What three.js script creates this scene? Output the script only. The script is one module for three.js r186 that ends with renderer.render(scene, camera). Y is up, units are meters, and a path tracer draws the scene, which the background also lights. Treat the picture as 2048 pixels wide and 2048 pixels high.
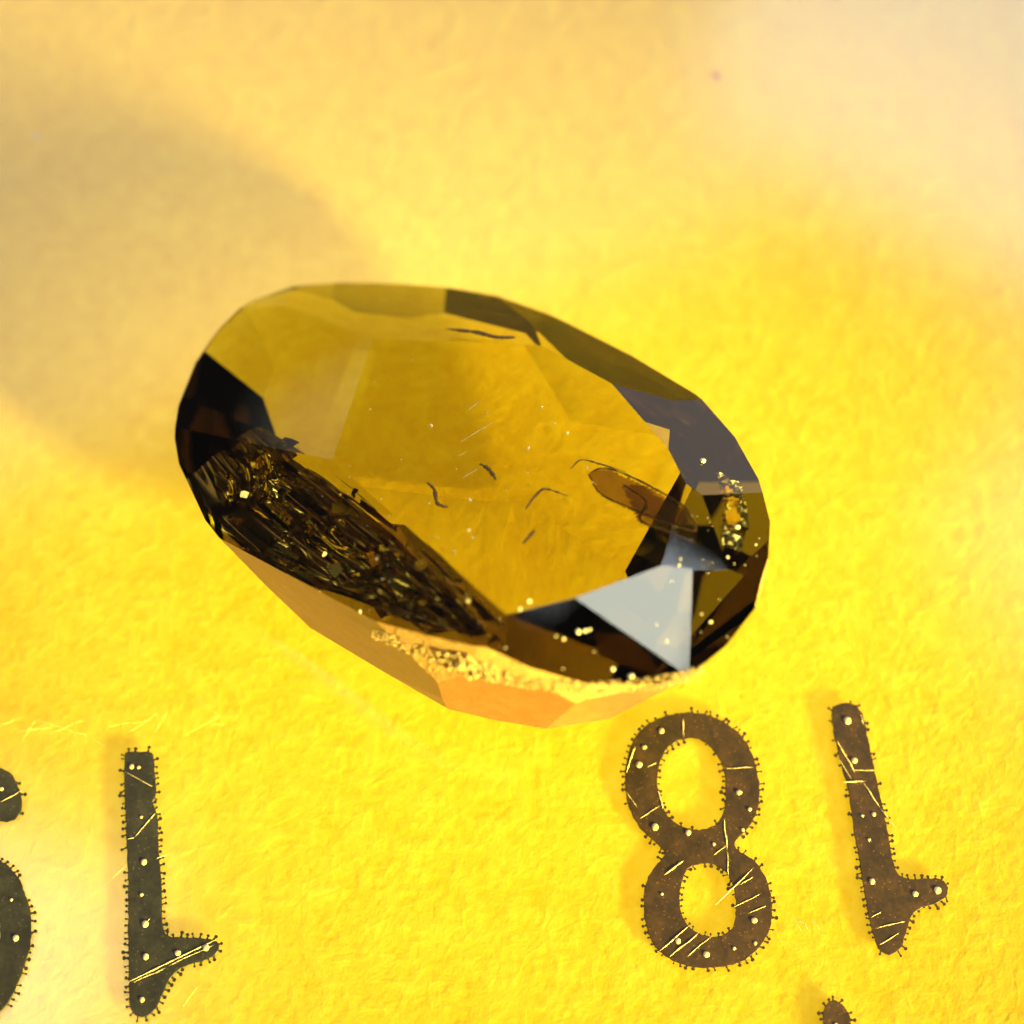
import * as THREE from 'three';
import { mergeGeometries } from 'three/addons/utils/BufferGeometryUtils.js';
import { RectAreaLightUniformsLib } from 'three/addons/lights/RectAreaLightUniformsLib.js';

RectAreaLightUniformsLib.init();
const MM = 0.001;                                   // the scene is about 15 mm wide; shapes are written in millimetres
const scene = new THREE.Scene();
scene.background = new THREE.Color(0.035, 0.033, 0.03);   // the dim room round the stone

// ---------- camera: a macro lens looking down on the ruler
const camera = new THREE.PerspectiveCamera(30, 1, 0.002, 3);
{
  const e = THREE.MathUtils.degToRad(68), D = 28.4 * MM;
  camera.position.set(0, D * Math.sin(e), D * Math.cos(e));
  camera.lookAt(0, 0, 0);
  camera.focus = 0.0262;
  camera.userData.fStop = 75;
}

// ---------- renderer and exposure
const renderer = new THREE.WebGLRenderer({ antialias: true });
renderer.setSize(1024, 1024);
renderer.toneMapping = THREE.LinearToneMapping;
renderer.toneMappingExposure = 1;
renderer.shadowMap.enabled = true;

// ---------- lights
const up = new THREE.Vector3(0, 1, 0);
const key = new THREE.SpotLight(new THREE.Color(1, 0.84, 0.17), 2.05, 0, 0.074, 1, 2);   // the golden lamp at lower right
key.name = 'key_lamp_beam';
key.position.set(0.120, 0.033, 0.097);
key.target.position.set(-0.0005, 0, 0.0020);
key.castShadow = true;
key.shadow.radius = 0.65;
scene.add(key, key.target);

const glow = (r, g, b) => new THREE.MeshStandardMaterial({ color: 0x000000, emissive: new THREE.Color(r, g, b), roughness: 1 });
function panel(name, label, category, at, look, w, h, rgb, share = 0.5) {
  // a glowing pane and an area light of the same size just in front of it
  const t = new THREE.Group(); t.name = name; t.position.set(...at); t.lookAt(...look); scene.add(t);
  t.userData = { label, category };
  const pane = new THREE.Mesh(new THREE.PlaneGeometry(w, h), glow(...rgb.map((c) => c * (1 - share)))); pane.name = 'glowing_pane'; t.add(pane);
  const m = Math.max(...rgb), l = new THREE.RectAreaLight(new THREE.Color(...rgb.map((c) => c / m)), m * share, w, h);
  l.name = name + '_light'; l.position.set(0, 0, 0.0005); l.rotation.y = Math.PI; t.add(l);
  return t;
}
{
  const bulb = new THREE.Mesh(new THREE.SphereGeometry(0.013, 24, 16), glow(14, 11, 3)); bulb.name = 'lamp_bulb'; bulb.position.copy(key.position); scene.add(bulb);
  bulb.userData = { label: 'round golden lamp bulb low to the right of the ruler', category: 'lamp' };
}
// backlight under the paper
panel('light_panel', 'flat warm light panel glowing underneath the yellow paper', 'light panel', [0.0005, -0.0065, 0.0018], [0.0005, 1, 0.0018], 0.0145, 0.0125, [3.6, 3.3, 1.15]);
// the pale window beyond the ruler: its sheen lies on the plastic towards the top of the picture
panel('window', 'wide warm pale window beyond the far edge of the ruler', 'window', [-0.20, 0.63, -0.52], [0, 0, 0], 0.56, 0.44, [2.3, 2.0, 1.85]);
panel('window_001', 'added tall cool pale window beyond the far right end of the ruler', 'window', [0.30, 0.60, -0.54], [0, 0, 0], 0.36, 0.40, [4.2, 4.5, 4.8]);  // second window, added to cool the sheen at the upper right
panel('facet_glow_panel', 'small pale glowing panel added high above the ruler to the right', 'facet_glow_panel', [0.335, 0.75, 0.055], [0, 0, 0], 0.15, 0.15, [7.0, 7.2, 5.9]);  // unseen glow added to whiten one lower right crown facet
panel('dim_facet_panel', 'small dim glowing panel added above the near edge of the ruler', 'dim_facet_panel', [0.19, 0.74, 0.17], [0, 0, 0], 0.075, 0.16, [2.0, 2.1, 2.0]);  // unseen glow added for the grey gradient on the lowest crown facet
panel('right_glow_panel', 'pale glowing panel added above the right end of the ruler', 'right_glow_panel', [0.40, 0.74, -0.30], [0, 0, 0], 0.30, 0.34, [2.6, 2.3, 1.9]);  // unseen glow added to pale the plastic on the right side
panel('low_glow_panel', 'low pale glowing panel added far beyond the ruler', 'wall', [0.18, 0.05, -0.62], [0.18, 0.05, 0], 0.8, 0.13, [0.80, 0.66, 0.56]);  // unseen glow added to grey the far crown facets
panel('left_glow_panel', 'small dim glowing panel added low beyond the left end of the ruler', 'window', [-0.24, 0.25, -0.65], [0, 0, 0], 0.15, 0.16, [0.38, 0.40, 0.32]);  // dim unseen glow added to grey one facet at the left end
panel('left_sheen_panel', 'pale glowing panel added above the ruler on the left', 'added_glow', [-0.27, 0.81, -0.06], [0, 0, 0], 0.24, 0.18, [5.6, 4.8, 4.2]);  // unseen glow added for the pale sheen on the lower left plastic

// ---------- helpers
function rng(seed) { let a = seed >>> 0; return () => { a = (a + 0x6d2b79f5) | 0; let t = Math.imul(a ^ (a >>> 15), 1 | a); t = (t + Math.imul(t ^ (t >>> 7), 61 | t)) ^ t; return ((t ^ (t >>> 14)) >>> 0) / 4294967296; }; }
const V = (x, y, z) => new THREE.Vector3(x, y, z);
const used = {};
function numbered(n) { const k = (used[n] = (used[n] ?? -1) + 1); return k ? `${n}_${String(k).padStart(3, '0')}` : n; }
function mesh(name, g, m, parent) { const o = new THREE.Mesh(g, m); o.name = numbered(name); o.castShadow = o.receiveShadow = true; parent.add(o); return o; }
function scaled(g) { g.scale(MM, MM, MM); return g; }
function noiseField(seed) {
  const R = rng(seed), N = 64, t = Float32Array.from({ length: N * N }, () => R());
  const s = (v) => v * v * (3 - 2 * v);
  return (x, y) => {
    const xi = Math.floor(x), yi = Math.floor(y), fx = s(x - xi), fy = s(y - yi), m = (a) => ((a % N) + N) % N;
    const a = t[m(yi) * N + m(xi)], b = t[m(yi) * N + m(xi + 1)], c = t[m(yi + 1) * N + m(xi)], d = t[m(yi + 1) * N + m(xi + 1)];
    return a + (b - a) * fx + (c - a) * fy + (a - b - c + d) * fx * fy;
  };
}

function thread(curve, r, n, seed) {                             // a thin hand-drawn looking line: tapered, uneven
  const R = rng(seed), pos = [], idx = [], S = 4;
  for (let i = 0; i <= n; i++) {
    const t = i / n, p = curve.getPoint(t), d = curve.getTangent(t), a = V(-d.z, 0, d.x).normalize(), w = r * (0.25 + 0.75 * Math.sqrt(Math.sin(Math.PI * Math.min(0.97, Math.max(0.03, t))))) * (0.55 + 0.9 * R());
    for (let k = 0; k < S; k++) { const q = (k / S) * Math.PI * 2, v = p.clone().addScaledVector(a, Math.cos(q) * w); v.y += Math.sin(q) * w * 0.7; pos.push(...v.toArray()); }
    if (i) for (let k = 0; k < S; k++) { const A = (i - 1) * S + k, B = (i - 1) * S + (k + 1) % S; idx.push(A, B, A + S, B, B + S, A + S); }
  }
  const g = new THREE.BufferGeometry(); g.setAttribute('position', new THREE.Float32BufferAttribute(pos, 3)); g.setIndex(idx); g.computeVertexNormals(); return scaled(g);
}

// ---------- paper under the ruler
{
  const N = 1024, h = new Float32Array(N * N), n1 = noiseField(3), n2 = noiseField(4), n3 = noiseField(5), R = rng(11);
  for (let y = 0; y < N; y++) for (let x = 0; x < N; x++) {
    const u = x / N * 64, v = y / N * 64;
    h[y * N + x] = 0.42 * n1(u * 2, v * 2) + 0.34 * n2(u * 4, v * 4) + 0.30 * n3(u, v) + 0.22 * (R() - 0.5);
  }
  for (let k = 0; k < 5200; k++) {                               // paper fibres
    let x = R() * N, y = R() * N, a = R() * Math.PI; const L = 12 + R() * 34, w = R() < 0.5 ? 0.08 : -0.06, bend = (R() - 0.5) * 0.06;
    for (let s = 0; s < L; s++) {
      x += Math.cos(a); y += Math.sin(a); a += bend;
      for (const [dx, dy, q] of [[0, 0, 1], [1, 0, 0.5], [0, 1, 0.5], [-1, 0, 0.4], [0, -1, 0.4]]) h[((Math.round(y) + dy + N) % N) * N + ((Math.round(x) + dx + N) % N)] += w * q * Math.sin(Math.PI * s / L);
    }
  }
  const col = new Uint8Array(N * N * 4), bmp = new Uint8Array(N * N * 4);
  for (let i = 0; i < N * N; i++) {
    const v = Math.min(1, Math.max(0, h[i] / 1.3)), c = 0.93 + 0.07 * v;
    col.set([Math.min(255, 252 * c), 220 * (0.86 + 0.15 * v), 54 * (0.6 + 0.8 * v), 255], i * 4);
    bmp.set([v * 255, v * 255, v * 255, 255], i * 4);
  }
  const tex = (d, srgb) => { const t = new THREE.DataTexture(d, N, N); t.wrapS = t.wrapT = THREE.RepeatWrapping; t.magFilter = THREE.LinearFilter; if (srgb) t.colorSpace = THREE.SRGBColorSpace; t.repeat.set(5, 5); t.needsUpdate = true; return t; };
  const m = new THREE.MeshPhysicalMaterial({ map: tex(col, true), bumpMap: tex(bmp), bumpScale: 0.00003, roughness: 1, transmission: 0.5, thickness: 0, specularIntensity: 0.2 });
  const g = new THREE.PlaneGeometry(0.1, 0.1); g.rotateX(-Math.PI / 2);
  const p = mesh('paper', g, m, scene); p.position.y = -0.00007;
  p.userData = { kind: 'structure', label: 'yellow fibrous paper lying under the clear ruler', category: 'paper' };
}

for (const [x, z, r, c, n, q] of [[3.35, -7.75, 0.10, [0.50, 0.20, 0.05], 'orange speck at the top', 5], [-7.7, -6.59, 0.07, [0.75, 0.62, 0.3], 'pale fleck at the upper left', 6], [6.35, -7.0, 0.04, [0.4, 0.22, 0.08], 'tiny brown speck at the upper right', 7], [3.28, 2.83, 0.03, [0.35, 0.18, 0.05], 'tiny brown speck above the 8', 8]]) {
  const g = new THREE.IcosahedronGeometry(r, 2), p = g.attributes.position, f = noiseField(q); for (let i = 0; i < p.count; i++) { const k = 0.6 + 0.8 * f(p.getX(i) / r * 2 + 9, p.getZ(i) / r * 2 + 9); p.setXYZ(i, p.getX(i) * k, p.getY(i) * 0.12, p.getZ(i) * k * 0.8); }
  g.computeVertexNormals(); g.translate(x, -0.105, z); const o = mesh('speck', scaled(g), new THREE.MeshStandardMaterial({ color: new THREE.Color(...c), roughness: 1 }), scene.getObjectByName('paper')); o.position.y = 0.00010; o.userData.label = n;
}

// ---------- clear ruler with printed numbers
const ruler = new THREE.Group(); ruler.name = 'ruler'; scene.add(ruler);
ruler.userData = { label: 'clear scratched plastic ruler with dark numbers 18 and 19 under the gemstone', category: 'ruler' };
{
  const plastic = new THREE.MeshPhysicalMaterial({ color: 0xffffff, transmission: 1, thickness: 0, roughness: 0.13, ior: 1.49 });
  const g = new THREE.BoxGeometry(0.062, 0.00006, 0.03); g.translate(0, -0.00003, 0.0);
  mesh('plate', g, plastic, ruler).rotation.y = 0.095;
  const inkMat = (r, g2, b, seed) => {                              // ink with thin and thick patches and pinholes
    const N = 256, n1 = noiseField(seed), n2 = noiseField(seed + 1), R = rng(seed), d = new Uint8Array(N * N * 4);
    for (let y = 0; y < N; y++) for (let x = 0; x < N; x++) {
      const u = x / N * 64, v = y / N * 64, t = 0.5 * n1(u * 0.25, v * 0.25) + 0.35 * n2(u, v) + 0.3 * R(), k = 0.55 + 0.9 * t + (R() < 0.006 ? 2 : 0);
      d.set([Math.min(255, r * k), Math.min(255, g2 * k), Math.min(255, b * k), 255], (y * N + x) * 4);
    }
    const t = new THREE.DataTexture(d, N, N); t.wrapS = t.wrapT = THREE.RepeatWrapping; t.magFilter = THREE.LinearFilter; t.colorSpace = THREE.SRGBColorSpace; t.repeat.set(0.35, 0.35); t.needsUpdate = true;
    return new THREE.MeshPhysicalMaterial({ map: t, roughness: 0.5, specularIntensity: 0.6 });
  };
  const left_one = [[-5.47, 3.72], [-5.46, 3.68], [-5.42, 3.67], [-5.12, 3.67], [-5.08, 3.68], [-5.07, 3.72], [-5.00, 4.32], [-5.04, 4.39], [-4.97, 4.51], [-4.90, 5.07], [-4.83, 5.54], [-4.79, 6.00], [-4.74, 6.20], [-4.65, 6.25], [-4.28, 6.27], [-4.02, 6.32], [-3.99, 6.38], [-4.02, 6.47], [-4.13, 6.55], [-4.44, 6.65], [-4.57, 6.74], [-4.67, 6.90], [-4.73, 7.07], [-4.81, 7.23], [-4.96, 7.31], [-5.10, 7.24], [-5.14, 7.12], [-5.19, 6.67], [-5.23, 6.22], [-5.28, 5.54], [-5.36, 4.84], [-5.44, 4.13]];
  const right_one = [[4.58, 3.01], [4.83, 2.95], [4.97, 3.08], [5.05, 3.53], [5.11, 4.01], [5.17, 4.37], [5.22, 4.78], [5.27, 5.22], [5.34, 5.42], [5.55, 5.47], [5.87, 5.46], [5.98, 5.54], [5.98, 5.67], [5.84, 5.78], [5.59, 5.86], [5.45, 5.99], [5.37, 6.20], [5.27, 6.41], [5.12, 6.49], [5.00, 6.42], [4.91, 6.12], [4.86, 5.73], [4.82, 5.33], [4.76, 4.78], [4.72, 4.23], [4.64, 3.82], [4.57, 3.39], [4.55, 3.14]];
  const eight = [[2.47, 3.09], [2.08, 3.18], [1.77, 3.42], [1.63, 3.76], [1.59, 4.12], [1.64, 4.46], [1.79, 4.76], [2.03, 4.98], [2.12, 5.11], [1.98, 5.29], [1.85, 5.51], [1.81, 5.78], [1.84, 6.12], [1.96, 6.39], [2.19, 6.57], [2.45, 6.65], [2.82, 6.65], [3.14, 6.57], [3.39, 6.36], [3.53, 6.10], [3.56, 5.81], [3.51, 5.49], [3.36, 5.22], [3.14, 5.07], [3.08, 4.98], [3.28, 4.76], [3.43, 4.48], [3.47, 4.18], [3.41, 3.76], [3.26, 3.45], [3.02, 3.24], [2.75, 3.12]];
  const upper_hole = [[2.51, 3.46], [2.23, 3.58], [2.09, 3.79], [2.04, 4.07], [2.07, 4.35], [2.18, 4.59], [2.39, 4.74], [2.63, 4.78], [2.85, 4.70], [2.96, 4.51], [3.00, 4.23], [2.99, 3.96], [2.89, 3.70], [2.73, 3.52]];
  const lower_hole = [[2.67, 5.25], [2.45, 5.30], [2.34, 5.49], [2.30, 5.73], [2.33, 5.97], [2.45, 6.15], [2.68, 6.25], [2.89, 6.23], [3.03, 6.10], [3.07, 5.86], [3.05, 5.59], [2.96, 5.38], [2.83, 5.27]];
  const nine = [[-7.08, 5.21], [-6.93, 5.31], [-6.78, 5.49], [-6.69, 5.68], [-6.61, 5.86], [-6.57, 6.07], [-6.56, 6.22], [-6.56, 6.41], [-6.60, 6.59], [-6.65, 6.81], [-6.74, 7.03], [-6.88, 7.25], [-7.16, 7.34], [-7.55, 7.25], [-7.87, 7.03], [-8.13, 6.59], [-8.29, 6.00], [-8.37, 5.31], [-8.35, 4.65], [-8.20, 4.17], [-7.87, 3.91], [-7.53, 3.82], [-7.21, 3.90], [-7.06, 3.98], [-6.94, 4.15], [-6.86, 4.37], [-6.86, 4.53], [-6.95, 4.64], [-7.14, 4.66], [-7.29, 4.58], [-7.42, 4.41], [-7.64, 4.37], [-7.80, 4.56], [-7.85, 4.98], [-7.83, 5.33], [-7.55, 5.17], [-7.30, 5.14]];
  const nine_hole = [[-7.46, 5.56], [-7.17, 5.70], [-6.99, 6.11], [-7.05, 6.63], [-7.32, 6.85], [-7.64, 6.63], [-7.79, 6.11], [-7.72, 5.72]];
  const tick = [[4.32, 7.10], [4.45, 7.16], [4.53, 7.31], [4.53, 7.54], [4.51, 8.16], [4.20, 8.16], [4.19, 7.54], [4.18, 7.31], [4.22, 7.16]];
  const blisterMat = new THREE.MeshPhysicalMaterial({ color: new THREE.Color(0.66, 0.50, 0.27), roughness: 0.4, clearcoat: 0.3 });
  const smooth = (L) => new THREE.CatmullRomCurve3(L.map(([x, z]) => V(x, -z, 0)), true, 'centripetal', 0.5);
  function digit(name, outer, holes, dots, mat, seed, teethShare) {
    const R = rng(seed), parts = [], flat = { depth: 0.014, bevelEnabled: true, bevelThickness: 0.004, bevelSize: 0.004, bevelSegments: 1, curveSegments: 8 };
    const loops = [outer, ...holes].map((L) => { const c = smooth(L), n = Math.round(c.getLength() / 0.045); return c.getSpacedPoints(n).slice(0, -1).map((p) => new THREE.Vector2(p.x + (R() - 0.5) * 0.016, p.y + (R() - 0.5) * 0.016)); });
    const shape = new THREE.Shape(loops[0]);
    for (const l of loops.slice(1)) shape.holes.push(new THREE.Path(l));
        parts.push(new THREE.ExtrudeGeometry(shape, flat));
    const thin = { depth: 0.011, bevelEnabled: false, curveSegments: 4 };
    loops.forEach((l, k) => {
      const area = THREE.ShapeUtils.area(l), side = (area > 0 ? 1 : -1) * (k ? -1 : 1);
      const step = 2, teethNoise = noiseField(seed);
      for (let i = 0; i < l.length; i += step) {
        if (R() > teethShare * (0.55 + 0.75 * teethNoise(i * 0.07 + 20, seed))) continue;
        const a = l[i], b = l[(i + 1) % l.length], t = b.clone().sub(a); if (t.length() < 1e-4) continue; t.normalize();
        const nrm = new THREE.Vector2(t.y, -t.x).multiplyScalar(side);
        nrm.addScaledVector(t, (R() - 0.5) * 0.9).normalize();
        const w = 0.009 + R() * 0.012, L = (0.025 + R() * 0.035) * (0.6 + 0.8 * teethNoise(i * 0.13, seed)), q = new THREE.Vector2(nrm.y, -nrm.x), s = new THREE.Shape();
        const at = (u, v) => a.clone().addScaledVector(nrm, u).addScaledVector(q, v);
        s.setFromPoints([at(-0.012, -w * 1.3), at(L * 0.6, -w * 0.6), at(L, -w * 1.5), at(L + w, -w * 1.2), at(L + 1.6 * w, 0), at(L + w, w * 1.2), at(L, w * 1.5), at(L * 0.6, w * 0.6), at(-0.012, w * 1.3)]);
        parts.push(new THREE.ExtrudeGeometry(s, thin));
      }
    });
    const g = mergeGeometries(parts); g.rotateX(-Math.PI / 2); g.translate(0, 0.006, 0);
    const o = mesh(name, scaled(g), mat, ruler);
    dots.forEach(([x, z]) => {                                  // little round blisters in the ink
      const r = 0.022 + R() * 0.03, q = new THREE.SphereGeometry(r, 12, 8); q.scale(1, 0.35, 0.85 + 0.3 * R()); q.translate(x, 0.028, z);
      mesh('blister', scaled(q), blisterMat, o);
    });
    return o;
  }
  const brown = inkMat(54, 37, 18, 31), dark = inkMat(38, 36, 28, 35);  // one ink; the brown copy has backlight and flare put into its colour
  const one = digit('digit', left_one, [], [[-5.17, 4.60], [-5.09, 5.23], [-5.09, 5.68], [-5.01, 6.08], [-4.97, 6.52], [-4.54, 6.47], [-4.16, 6.40], [-4.98, 7.09], [-5.36, 3.88], [-5.26, 3.89]], dark, 21, 0.92);
  one.userData.label = 'dark upside-down number 1 at the left';
  digit('digit', nine, [nine_hole], [[-6.87, 5.75], [-6.76, 6.27], [-7.16, 4.20]], dark, 22, 0.9);
  digit('digit', eight, [upper_hole, lower_hole], [[2.12, 3.36], [1.87, 3.60], [1.79, 3.85], [1.99, 4.74], [2.80, 4.98], [2.64, 6.49], [3.02, 6.41], [3.31, 6.34], [3.31, 6.03], [2.26, 6.31], [3.18, 4.25], [3.32, 4.49], [3.21, 4.78], [2.06, 5.67], [2.45, 4.82]], brown, 23, 0.8).userData.label = 'brown upside-down number 8';
  digit('digit', right_one, [], [[4.77, 3.21], [4.83, 3.79], [4.89, 4.58], [4.96, 4.92], [5.05, 4.56], [4.96, 5.50], [5.54, 5.67], [5.85, 5.62]], brown, 24, 0.85).userData.label = 'brown upside-down number 1 beside the 8';
  digit('tick_mark', tick, [], [[4.34, 7.42]], brown, 25, 0.9);
}

// ---------- the gemstone: a prism of the girdle's outline, cut facet by facet
function clip(faces, n, p, tag) {           // keeps the side where n.(x - p) <= 0
  const out = [], cap = [], d = (v) => n.dot(v) - n.dot(p);
  for (const f of faces) {
    const q = [];
    for (let i = 0; i < f.v.length; i++) {
      const a = f.v[i], b = f.v[(i + 1) % f.v.length], da = d(a), db = d(b);
      if (da <= 1e-9) q.push(a);
      if ((da > 1e-9) !== (db > 1e-9)) { const c = a.clone().lerp(b, da / (da - db)); q.push(c); cap.push(c); }
    }
    if (q.length > 2) out.push({ v: q, tag: f.tag, n: f.n });
  }
  if (cap.length > 2) {
    const c = cap.reduce((s, v) => s.add(v), V(0, 0, 0)).divideScalar(cap.length);
    const x = cap[0].clone().sub(c).normalize(), y = n.clone().cross(x).normalize(), w = (v) => { const r = v.clone().sub(c); return Math.atan2(r.dot(y), r.dot(x)); };
    const ring = cap.slice().sort((a, b) => w(a) - w(b)).filter((v, i, L) => !i || v.distanceTo(L[i - 1]) > 1e-5);
    if (ring.length > 2) out.push({ v: ring, tag, n: n.clone().normalize() });
  }
  return out;
}
const gem = new THREE.Group(); gem.name = 'gemstone'; scene.add(gem);
gem.userData = { label: 'oval faceted olive amber gemstone lying tilted on the clear ruler above the numbers', category: 'gemstone' };
{
  const rim = [[-4.30, -0.31], [-4.31, -0.95], [-4.16, -1.83], [-3.89, -2.48], [-3.43, -3.13], [-2.85, -3.47], [-2.16, -3.56], [-1.38, -3.53], [-0.44, -3.34], [0.29, -3.03], [1.24, -2.41], [2.24, -1.62], [3.10, -0.73], [3.6, 0.08], [3.86, 0.89], [3.95, 1.65], [3.87, 2.3], [3.63, 3.08], [3.32, 3.56], [2.91, 3.9], [2.44, 4.04], [1.46, 4.12], [0.73, 4.02], [0.05, 3.83], [-0.56, 3.53], [-1.34, 3.12], [-2.06, 2.66], [-2.96, 2.02], [-3.44, 1.55], [-3.93, 0.88], [-4.17, 0.27]];
  const T = { A: [-2.64, -2.0], B: [-1.24, -2.52], C: [0.67, -1.6], D: [2.35, -0.18], E: [2.9, 1.61], F: [2.85, 2.62], H: [1.32, 3.29], I: [0.45, 3.53], J: [-2.21, 0.41] };
  const HT = 0.5;
  let faces = [];
  const top = rim.map(([x, z]) => V(x, 1.2, z)), bot = rim.map(([x, z]) => V(x, -4, z));
  faces.push({ v: top.slice().reverse(), tag: 'crown' }, { v: bot.slice(), tag: 'pavilion' });
  for (let i = 0; i < rim.length; i++) { const j = (i + 1) % rim.length; faces.push({ v: [top[i], top[j], bot[j], bot[i]], tag: 'girdle' }); }
  faces = clip(faces, V(0, 1, 0), V(0, HT, 0), 'table');
  const through = (a, b, c, out) => { const n = b.clone().sub(a).cross(c.clone().sub(a)).normalize(); if (n.dot(out) < 0) n.negate(); return [n, a]; };
  const crown = (a, b, [x, z], y = 0) => { const [n, p] = through(V(T[a][0], HT, T[a][1]), V(T[b][0], HT, T[b][1]), V(x, y, z), V(0, 1, 0)); faces = clip(faces, n, p, 'crown'); return n; };
  crown('A', 'B', [-2.16, -3.56]); crown('B', 'C', [-0.44, -3.34]); crown('C', 'D', [2.24, -1.62]); crown('D', 'E', [3.6, 0.08]);
  crown('E', 'F', [3.87, 2.3]); { const [n, p] = through(V(T.F[0], HT, T.F[1]), V(2.75, -0.36, 3.95), V(3.65, 0, 2.9), V(0, 1, 0)); faces = clip(faces, n, p, 'crown'); }
  crown('F', 'H', [2.75, 3.95], -0.36); crown('H', 'I', [2.75, 3.95], -0.36); crown('I', 'J', [-1.7, 2.89], -0.1); crown('J', 'A', [-4.30, -0.31]);
  // upper girdle facets
  const girdleFacet = (az, alpha, y) => {
    const a = THREE.MathUtils.degToRad(az), s = Math.max(...rim.map(([x, z]) => x * Math.cos(a) + z * Math.sin(a))), q = THREE.MathUtils.degToRad(Math.abs(alpha)), sg = Math.sign(alpha);
    faces = clip(faces, V(Math.cos(a) * Math.sin(q), sg * Math.cos(q), Math.sin(a) * Math.sin(q)), V(Math.cos(a) * s, y, Math.sin(a) * s), sg > 0 ? 'crown' : 'pavilion');
  };
  for (const [az, al] of [[-160, 30], [-145, 36], [-128, 30], [-112, 37], [-95, 31], [-78, 38], [-62, 33], [-46, 40], [-28, 34], [-8, 41], [8, 36], [22, 44], [38, 38], [150, 36], [165, 30], [180, 35]]) girdleFacet(az, al, 0.07);
  const star = (k, slope, cut) => {                               // a small facet across a corner of the table
    const [x, z] = T[k], c = V(0.4, 0, 0.9), o = V(x - c.x, 0, z - c.z).normalize(), q = THREE.MathUtils.degToRad(slope);
    faces = clip(faces, V(o.x * Math.sin(q), Math.cos(q), o.z * Math.sin(q)), V(x - o.x * cut, HT, z - o.z * cut), 'crown');
  };
  for (const [k, slope, cut] of [['A', 13, 0.3], ['B', 15, 0.22], ['C', 18, 0.2], ['D', 17, 0.2], ['E', 16, 0.12], ['J', 11, 0.35]]) star(k, slope, cut);
  // pavilion: steep near wall
  const P = [[-3.32, 0.7], [-2.46, 1.96], [-1.22, 2.86], [-0.48, 3.42], [0.06, 3.64], [0.88, 3.80], [1.8, 3.66], [2.61, 3.15]];
  for (const [i, j, r] of [[0, 1, [-3.44, 1.5]], [1, 2, [-2.06, 2.62]], [2, 3, [-1.1, 3.22]], [3, 5, [0.1, 3.80, -0.46]], [5, 6, [1.46, 4.08, -0.62]], [6, 7, [2.6, 3.95, -0.66]]]) {
    const [n, p] = through(V(P[i][0], -1.6, P[i][1]), V(P[j][0], -1.6, P[j][1]), V(r[0], r[2] ?? -0.32, r[1]), V(0, -0.05, 1));
    faces = clip(faces, n, p, i === 6 ? 'dark_belly' : 'belly');
  }
  for (const [az, al, y] of [[-66, -29, -0.5], [-105, -30, -0.5], [-30, -31, -0.5], [-125, -45, -0.1], [-102, -47, -0.12], [-84, -46, -0.1], [-64, -48, -0.12], [-46, -46, -0.1], [-26, -47, -0.12], [-5, -42, -0.12], [12, -47, -0.12], [28, -50, -0.1], [45, -54, -0.15], [-130, -34, -0.1], [-148, -37, -0.1], [-165, -39, -0.12], [178, -41, -0.12], [160, -54, -0.12], [20, -41, -0.5], [-172, -33, -0.45], [-140, -29, -0.3]]) girdleFacet(az, al, y);
  for (const [az, al, y] of [[126, 12.5, -1.6], [80, 10, -1.6], [160, 24, -1.5]]) {
    const a = THREE.MathUtils.degToRad(az), q = THREE.MathUtils.degToRad(al), s = Math.max(...P.map(([x, z]) => x * Math.cos(a) + z * Math.sin(a)));
    faces = clip(faces, V(Math.cos(a) * Math.sin(q), -Math.cos(q), Math.sin(a) * Math.sin(q)), V(Math.cos(a) * s, y, Math.sin(a) * s), 'pavilion');
  }
  const th = THREE.MathUtils.degToRad(20), az = THREE.MathUtils.degToRad(-8), n = V(Math.sin(th) * Math.sin(az), Math.cos(th), -Math.sin(th) * Math.cos(az));
  const X = V(1, 0, 0).addScaledVector(n, -n.x).normalize(), Z = X.clone().cross(n);
  gem.matrix.makeBasis(X, n, Z); gem.quaternion.setFromRotationMatrix(gem.matrix);
  gem.position.set(-0.5 * MM, 1.905 * MM, -0.3 * MM);
  const down = V(0, -1, 0).applyQuaternion(gem.quaternion.clone().invert());
  faces = clip(faces, down, down.clone().multiplyScalar(1.9), 'pavilion');   // the facet it rests on
  const build = (tags) => {
    const pos = [], uv = [], c = faces.flatMap((f) => f.v).reduce((s, v) => s.add(v), V(0, 0, 0)).divideScalar(faces.flatMap((f) => f.v).length);
    for (const f of faces) if (tags.includes(f.tag)) for (let i = 1; i + 1 < f.v.length; i++) {
      let [a, b, d] = [f.v[0], f.v[i], f.v[i + 1]];
      const n = b.clone().sub(a).cross(d.clone().sub(a)); if (n.length() < 1e-10) continue;
      if (n.dot(a.clone().sub(c)) < 0) [b, d] = [d, b];
      pos.push(...a.toArray(), ...b.toArray(), ...d.toArray());
      for (const q of [a, b, d]) uv.push((q.x - q.z * 0.35) / 4, (q.y + q.z * 0.5) / 4);
    }
    const g = new THREE.BufferGeometry(); g.setAttribute('position', new THREE.Float32BufferAttribute(pos, 3)); g.setAttribute('uv', new THREE.Float32BufferAttribute(uv, 2)); scaled(g); g.computeVertexNormals(); return g;
  };
  const glass = new THREE.MeshPhysicalMaterial({ color: 0xffffff, transmission: 1, thickness: 3 * MM, ior: 1.77, roughness: 0, attenuationColor: new THREE.Color(0.365, 0.295, 0.008), attenuationDistance: 4 * MM });
  mesh('stone', build(['table', 'crown', 'pavilion']), glass, gem);
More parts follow.
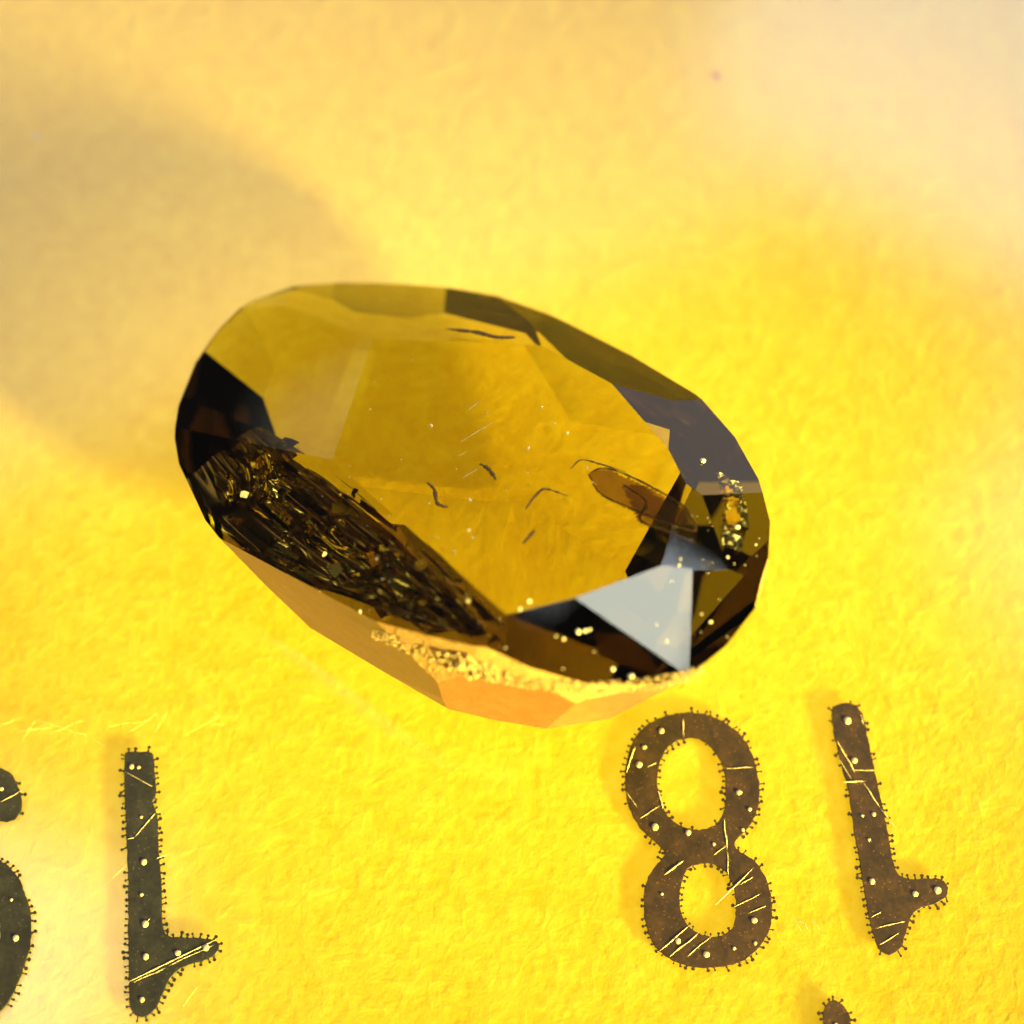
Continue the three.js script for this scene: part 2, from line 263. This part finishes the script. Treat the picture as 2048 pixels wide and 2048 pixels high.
  // belly facets, the paper's reflection put into their opaque colour, and the ground girdle: mottled, grainy stone
  const grain = (a, b, fine, seed, speck) => {
    const N = 512, n1 = noiseField(seed), n2 = noiseField(seed + 1), n3 = noiseField(seed + 2), R = rng(seed), col = new Uint8Array(N * N * 4), bmp = new Uint8Array(N * N * 4);
    for (let y = 0; y < N; y++) for (let x = 0; x < N; x++) {
      const u = x / N * 64, v = y / N * 64, q = R(), t = Math.min(1, Math.max(0, 0.45 * n1(u * 0.5, v * 0.5) + 0.35 * n2(u * 2, v * 2) + 0.25 * n3(u * 6, v * 6))), k = (y * N + x) * 4, sp = q < speck ? 1 : 0;
      for (let c = 0; c < 3; c++) col[k + c] = Math.min(255, (a[c] + (b[c] - a[c]) * t) * (1 + fine * (q - 0.5)) + sp * 70);
      col[k + 3] = bmp[k + 3] = 255; bmp[k] = bmp[k + 1] = bmp[k + 2] = Math.min(255, 150 * t + 80 * n3(u * 8, v * 8) + 20 * q);
    }
    const tex = (d, srgb) => { const t = new THREE.DataTexture(d, N, N); t.wrapS = t.wrapT = THREE.RepeatWrapping; t.magFilter = THREE.LinearFilter; if (srgb) t.colorSpace = THREE.SRGBColorSpace; t.needsUpdate = true; return t; };
    return { map: tex(col, true), bumpMap: tex(bmp) };
  };
  const bellyPaint = new THREE.MeshPhysicalMaterial({ ...grain([112, 66, 40], [142, 90, 58], 0.08, 61, 0.001), bumpScale: 0.00001, roughness: 0.45, clearcoat: 0.6, clearcoatRoughness: 0.32 });
  const darkBelly = new THREE.MeshPhysicalMaterial({ ...grain([52, 24, 8], [128, 74, 26], 0.3, 71, 0.02), bumpScale: 0.00002, roughness: 0.45, clearcoat: 0.4, clearcoatRoughness: 0.2 });
  mesh('belly_facets', build(['belly']), bellyPaint, gem);
  mesh('belly_facets', build(['dark_belly']), darkBelly, gem).userData.label = 'dark brown speckled patch at the lower right';
  mesh('girdle', build(['girdle']), new THREE.MeshStandardMaterial({ ...grain([150, 108, 58], [188, 148, 86], 0.2, 81, 0.01), bumpScale: 0.00005, roughness: 0.75 }), gem);
  {                                                                 // chips and grit left along the girdle on the near side
    const R = rng(91), bits = [];
    const near = [[-1.34, 3.12], [-0.56, 3.53], [0.05, 3.83], [0.73, 4.02], [1.46, 4.12], [2.44, 4.04], [2.91, 3.9]], path = new THREE.CatmullRomCurve3(near.map(([x, z]) => V(x, 0, z)));
    for (let k = 0; k < 900; k++) {
      const t = R(), p = path.getPoint(t), clump = Math.exp(-(((t - 0.3) / 0.1) ** 2)), r = (0.008 + 0.015 * R() * R()) * (1 + 1.4 * clump), q = new THREE.IcosahedronGeometry(r, 0);
      q.scale(0.7 + R() * 0.6, 0.7 + R() * 0.6, 0.7 + R() * 0.6); q.rotateX(R() * 6); q.rotateY(R() * 6);
      q.translate(p.x + (R() - 0.5) * 0.05, -0.42 + R() * (0.26 + 0.16 * clump) , p.z - 0.005 + R() * 0.02); q.deleteAttribute('uv'); bits.push(q);
    }
    mesh('grit', scaled(mergeGeometries(bits)), new THREE.MeshStandardMaterial({ color: new THREE.Color(0.40, 0.27, 0.11), roughness: 0.6 }), gem).userData.kind = 'stuff';
  }
  // what is inside the stone
  const roof = (x, z) => Math.min(...faces.filter((f) => f.n && f.n.y > 0.3).map((f) => f.v[0].y - ((x - f.v[0].x) * f.n.x + (z - f.v[0].z) * f.n.z) / f.n.y));
  const inside = (x, z, L) => { let c = false; for (let i = 0, j = L.length - 1; i < L.length; j = i++) { const [a, b] = L[i], [d, e] = L[j]; if ((b > z) !== (e > z) && x < ((d - a) * (z - b)) / (e - b) + a) c = !c; } return c; };
  function crumple(name, outline, step, height, mat, seed) {        // a broken, wrinkled sheet inside an outline
    const R = rng(seed), xs = outline.map((p) => p[0]), zs = outline.map((p) => p[1]), x0 = Math.min(...xs), z0 = Math.min(...zs), nx = Math.ceil((Math.max(...xs) - x0) / step), nz = Math.ceil((Math.max(...zs) - z0) / step);
    const P2 = []; for (let j = 0; j <= nz; j++) for (let i = 0; i <= nx; i++) { const x = x0 + (i + (R() - 0.5) * 0.8) * step, z = z0 + (j + (R() - 0.5) * 0.8) * step; P2.push(V(x, height(x, z, R), z)); }
    const pos = [], put = (a, b, c) => { const x = (a.x + b.x + c.x) / 3, z = (a.z + b.z + c.z) / 3; if (inside(x, z, outline)) pos.push(...a.toArray(), ...b.toArray(), ...c.toArray()); };
    for (let j = 0; j < nz; j++) for (let i = 0; i < nx; i++) { const a = P2[j * (nx + 1) + i], b = P2[j * (nx + 1) + i + 1], c = P2[(j + 1) * (nx + 1) + i], d = P2[(j + 1) * (nx + 1) + i + 1]; put(a, c, b); put(b, c, d); }
    const g = new THREE.BufferGeometry(); g.setAttribute('position', new THREE.Float32BufferAttribute(pos, 3)); scaled(g); g.computeVertexNormals(); return mesh(name, g, mat, gem);
  }
  const nf = noiseField(41), nf2 = noiseField(42);
  const mirrorGold = new THREE.MeshStandardMaterial({ color: new THREE.Color(0.70, 0.56, 0.14), metalness: 1, roughness: 0.12, side: THREE.DoubleSide });
  const streakGold = new THREE.MeshStandardMaterial({ color: new THREE.Color(0.34, 0.20, 0.045), metalness: 1, roughness: 0.3, side: THREE.DoubleSide });
  const fractureShade = new THREE.MeshStandardMaterial({ color: new THREE.Color(0.15, 0.095, 0.03), metalness: 1, roughness: 0.24, side: THREE.DoubleSide });
  // the broken lower left end: a dark fracture sheet, widened to put in the facet's shade, wrinkled golden faces and loose flakes over it
  const poly = (L) => new THREE.CatmullRomCurve3(L.map(([x, z]) => V(x, 0, z)), false, 'catmullrom', 0.2);
  const edgeA = poly([[-3.0, -0.55], [-2.24, 0.30], [-1.39, 1.2], [-0.65, 2.0], [-0.07, 2.75], [0.42, 3.45]]), edgeB = poly([[-4.0, 0.2], [-3.66, 0.84], [-2.94, 1.62], [-2.0, 2.40], [-1.15, 2.9], [-0.2, 3.42]]);
  const between = (u, t) => edgeA.getPoint(u).lerp(edgeB.getPoint(u), t);
  function sheet(name, u0, u1, t0, t1, nu, nt, depth, mat, seed, keep) {
    const R = rng(seed), pos = [], idx = [], hole = noiseField(seed);
    for (let j = 0; j <= nt; j++) for (let i = 0; i <= nu; i++) { const u = u0 + (u1 - u0) * i / nu, t = t0 + (t1 - t0) * j / nt, p = between(u, t); pos.push(p.x, roof(p.x, p.z) - depth(u, t), p.z); }
    for (let j = 0; j < nt; j++) for (let i = 0; i < nu; i++) { if (hole(i * 9 / nu * (u1 - u0), j * 26 / nt) > keep) continue; const a = j * (nu + 1) + i, c = a + nu + 1; idx.push(a, c, a + 1, a + 1, c, c + 1); }
    const g = new THREE.BufferGeometry(); g.setAttribute('position', new THREE.Float32BufferAttribute(pos, 3)); g.setIndex(idx); scaled(g); g.computeVertexNormals(); return mesh(name, g, mat, gem);
  }
  const ridge = (v) => 1 - Math.abs(2 * v - 1);
  sheet('fracture', 0, 1, 0, 1, 120, 60, (u, t) => (0.50 + 0.35 * nf(u * 6, t * 5) + 0.10 * ridge(nf2(u * 6, t * 12))) * (1 - 0.6 * t), fractureShade, 51, 2);
  sheet('fracture', 0.25, 1, 0.02, 0.45, 160, 60, (u, t) => 0.16 + 0.22 * ridge(nf(u * 4 + t * 4, t * 15)) + 0.08 * ridge(nf2(u * 10, t * 34)), streakGold, 52, 0.42);
  sheet('fracture', 0.10, 0.95, 0.30, 0.98, 160, 80, (u, t) => 0.14 + 0.36 * ridge(nf(u * 7 + 7, t * 5 - u * 4)) + 0.08 * ridge(nf2(u * 15, t * 11)), mirrorGold, 56, 0.66);
  {
    const R = rng(57), pos = [];
    for (let k = 0; k < 90; k++) {
      const p = between(0.12 + R() * 0.8, 0.1 + R() * 0.85), r = (k % 9 ? 0.02 + R() * R() * 0.09 : 0.1 + R() * 0.1); p.y = roof(p.x, p.z) - 0.07 - R() * 0.15;
      const q = new THREE.Quaternion().setFromEuler(new THREE.Euler((R() - 0.5) * 1.6, R() * 6, (R() - 0.5) * 1.6)), c = [0, 1, 2, 3, 4].map((i) => V(Math.cos(i * 1.257) * r * (0.5 + R()), 0, Math.sin(i * 1.257) * r * (0.4 + R())).applyQuaternion(q).add(p));
      for (let i = 1; i < 4; i++) pos.push(...c[0].toArray(), ...c[i + 1].toArray(), ...c[i].toArray());
    }
    const g = new THREE.BufferGeometry(); g.setAttribute('position', new THREE.Float32BufferAttribute(pos, 3)); scaled(g); g.computeVertexNormals();
    mesh('flakes', g, mirrorGold, gem).userData.kind = 'stuff';
  }
  crumple('fracture', [[3.22, 0.9], [3.55, 0.95], [3.62, 1.66], [3.45, 2.3], [3.2, 2.2], [3.3, 1.5]], 0.05, (x, z) => roof(x, z) - 0.10 - 0.16 * nf(x * 4, z * 4) - 0.03 * nf2(x * 12, z * 12), mirrorGold, 53);
  const veil = new THREE.MeshPhysicalMaterial({ color: new THREE.Color(0.42, 0.30, 0.07), specularIntensity: 0.15, transmission: 0.95, thickness: 0, roughness: 0.25, side: THREE.DoubleSide });
  const feather = [[1.55, 1.08], [1.68, 0.99], [1.84, 1.0], [2.33, 1.31], [2.8, 1.76], [2.9, 2.1], [2.51, 1.98], [2.1, 1.73], [1.69, 1.43]];
  crumple('feather', feather, 0.05, (x, z) => 0.22 + 0.06 * nf(x * 4, z * 4), veil, 54);
  crumple('feather', [[2.0, 1.25], [2.3, 1.3], [2.75, 1.75], [2.95, 2.3], [2.5, 2.15], [2.2, 1.95]], 0.05, (x, z) => 0.12 + 0.12 * nf(x * 5, z * 5), veil, 58);
  const rod = (name, L, y, r, mat) => mesh(name, thread(new THREE.CatmullRomCurve3(L.map(([x, z]) => V(x, y, z))), r * 1.2, L.length * 8, Math.round(L[0][0] * 1000 + 9000)), mat, gem);
  const crackMat = new THREE.MeshStandardMaterial({ color: new THREE.Color(0.11, 0.055, 0.01), roughness: 0.4 });
  rod('crack', [...feather, feather[0]], 0.30, 0.014, crackMat); rod('crack', [[2.0, 1.25], [2.3, 1.62], [2.2, 1.9], [2.5, 2.1], [2.9, 2.3]], 0.26, 0.016, crackMat);
  for (const [L, r] of [[[[-0.61, 1.22], [-0.52, 1.34], [-0.46, 1.61], [-0.32, 1.68]], 0.022], [[[0.09, 0.91], [0.2, 1.0], [0.31, 1.21]], 0.022], [[[0.7, 1.76], [0.85, 1.5], [0.95, 1.41], [1.26, 1.54]], 0.016], [[[0.66, 2.36], [0.82, 2.13]], 0.02], [[[1.31, 1.06], [1.45, 0.9], [1.7, 0.98], [2.05, 1.15]], 0.012], [[[-0.43, -1.79], [0.03, -1.69], [0.3, -1.58], [0.56, -1.56]], 0.032]]) rod('crack', L, 0.5, r, crackMat);

  const paleScratch = new THREE.MeshStandardMaterial({ color: new THREE.Color(0.8, 0.7, 0.4), roughness: 0.7 });
  for (const L of [[[-0.18, 0.49], [0.25, 0.14]], [[-0.14, 1.16], [0.07, 1.0]], [[-0.08, -0.11], [0.08, -0.3]], [[-0.2, 0.75], [-0.1, 0.68]]]) rod('scratch', L, HT, 0.0042, paleScratch);
  gem.userData.roof = roof; gem.userData.within = (x, z) => inside(x, z, rim);
}

// ---------- dust grains on the stone
{
  const R = rng(77), spots = [];
  const top = (x, z) => gem.userData.roof(x, z);
  for (const [x, z, r] of [[-0.59, 0.17, 0.03], [0.94, -0.12, 0.02], [1.11, 0.2, 0.018], [1.28, 0.39, 0.024], [0.75, 0.65, 0.026], [1.53, 1.05, 0.02], [-0.04, 2.11, 0.03], [-0.03, 1.57, 0.03], [0.74, 3.33, 0.03], [3.1, 0.82, 0.045], [3.48, 1.93, 0.035], [2.0, 4.0, 0.035], [1.35, 3.62, 0.035], [1.77, 3.95, 0.025]]) spots.push([x, z, r]);
  for (let k = 0; k < 34; k++) spots.push([2.6 + R() * 1.2, 1.9 + R() * 1.9, 0.006 + R() * R() * R() * 0.03]);      // right end
  for (let k = 0; k < 12; k++) spots.push([-0.2 + R() * 2.8, 3.4 + R() * 0.65, 0.008 + R() * R() * 0.028]);   // lowest facet
  for (let k = 0; k < 26; k++) spots.push([-3.2 + R() * 3.0, 0.7 + R() * 2.4, 0.006 + R() * R() * R() * 0.03]);      // above the fracture
  for (let k = 0; k < 18; k++) spots.push([-2.5 + R() * 5.2, -1.5 + R() * 4.8, 0.006 + R() * 0.008]);
  const ok = spots.filter(([x, z]) => gem.userData.within(x, z));
  const g = new THREE.IcosahedronGeometry(1, 1), m = new THREE.InstancedMesh(scaled(g), new THREE.MeshStandardMaterial({ color: new THREE.Color(0.85, 0.74, 0.5), roughness: 0.6 }), ok.length);
  m.name = 'dust'; m.userData = { kind: 'stuff', label: 'pale grains of dust lying on the gemstone', category: 'dust' };
  gem.updateMatrixWorld(true);
  ok.forEach(([x, z, r], i) => {
    const M = new THREE.Matrix4().compose(V(x * MM, (top(x, z) + r * 0.25) * MM, z * MM), new THREE.Quaternion().setFromEuler(new THREE.Euler(R() * 6, R() * 6, R() * 6)), V(r * (0.7 + R() * 0.7), r * 0.8, r * (0.7 + R() * 0.5)));
    m.setMatrixAt(i, M.premultiply(gem.matrixWorld));
  });
  scene.add(m);
  delete gem.userData.roof; delete gem.userData.within;
}

// ---------- scratches in the plastic
{
  const R = rng(88), mat = new THREE.MeshStandardMaterial({ color: new THREE.Color(0.62, 0.48, 0.22), roughness: 0.8 }), faint = new THREE.MeshStandardMaterial({ color: new THREE.Color(0.8, 0.6, 0.2), roughness: 0.8 });
  const line = (a, b, r, m) => {
    const d = Math.hypot(b[0] - a[0], b[1] - a[1]), c = (k) => (R() - 0.5) * d * k;
    const curve = new THREE.CatmullRomCurve3([V(a[0], 0.022, a[1]), V(a[0] * 0.66 + b[0] * 0.34 + c(0.04), 0.027, a[1] * 0.66 + b[1] * 0.34 + c(0.04)), V(a[0] * 0.3 + b[0] * 0.7 + c(0.04), 0.027, a[1] * 0.3 + b[1] * 0.7 + c(0.04)), V(b[0], 0.022, b[1])]);
    mesh('scratch', thread(curve, r * 0.95, 16, Math.floor(R() * 1e6)), m, ruler);
  };
  for (const [a, b, r = 0.006] of [[[2.43, 3.18], [2.43, 3.45], 0.011], [[1.74, 3.59], [1.61, 3.96], 0.011], [[1.6, 4.23], [1.75, 4.46]], [[1.77, 4.63], [2.07, 4.44]], [[2.99, 3.9], [3.4, 3.89]], [[2.96, 4.62], [2.98, 5.06], 0.01], [[2.78, 5.14], [2.97, 5.0]], [[2.98, 5.06], [2.98, 5.43]], [[2.79, 5.82], [3.35, 5.29], 0.009], [[3.04, 5.85], [3.42, 5.66]], [[3.24, 5.93], [3.49, 5.83]], [[2.01, 6.44], [2.42, 6.1], 0.009], [[2.14, 6.52], [2.55, 6.19], 0.009], [[2.38, 6.52], [2.72, 6.25]], [[3.14, 5.54], [3.33, 5.43]], [[2.1, 5.41], [2.37, 5.21], 0.012], [[4.61, 3.52], [4.82, 3.96], 0.014], [[4.61, 3.76], [4.78, 4.07]], [[4.66, 4.1], [4.95, 4.09], 0.014], [[4.94, 4.12], [5.14, 4.46], 0.012], [[5.14, 4.46], [5.36, 4.78]], [[4.77, 3.93], [5.12, 3.93]], [[4.91, 5.99], [5.06, 5.91]], [[4.96, 6.14], [5.39, 6.04]], [[5.0, 6.36], [5.29, 6.19]], [[4.96, 3.11], [5.0, 3.28]], [[1.9, 3.89], [2.04, 3.82]], [[2.05, 4.23], [2.11, 4.48], 0.009],
    [[-5.45, 3.95], [-5.03, 4.17]], [[-5.34, 4.91], [-5.25, 4.89]], [[-5.25, 4.89], [-4.96, 4.52]], [[-5.17, 6.85], [-4.03, 6.29], 0.009], [[-5.15, 6.88], [-4.66, 6.65]], [[-4.66, 6.65], [-4.03, 6.35]], [[3.84, 5.98], [3.95, 6.18]], [[3.98, 6.05], [4.06, 6.2]], [[4.1, 6.02], [4.2, 6.16]], [[3.9, 6.02], [4.0, 6.08]], [[-7.16, 4.39], [-6.88, 4.22]], [[-4.93, 5.19], [-4.78, 5.12]], [[-4.95, 6.0], [-5.0, 6.07]]]) line(a, b, r, mat);
  for (const [a, b] of [[[-6.76, 3.19], [-6.24, 3.37]], [[-6.94, 3.52], [-6.78, 3.2]], [[-7.28, 3.28], [-7.0, 3.18]], [[-6.27, 3.37], [-6.02, 3.43]], [[-5.92, 3.5], [-5.77, 3.58]], [[-5.41, 3.37], [-5.05, 3.1]], [[-5.07, 3.4], [-4.91, 3.05]], [[-4.64, 3.43], [-4.16, 3.14]], [[-4.49, 2.9], [-4.16, 3.14]], [[-4.3, 3.25], [-4.03, 3.28]], [[-6.55, 3.4], [-6.09, 3.2]], [[-5.72, 3.3], [-5.14, 3.2]], [[-7.03, 3.37], [-6.49, 3.3]], [[-4.45, 7.23], [-4.22, 6.9]], [[-5.57, 5.52], [-5.31, 5.26]]]) line(a, b, 0.0032, faint);
}
scene.updateMatrixWorld(true);
renderer.render(scene, camera);
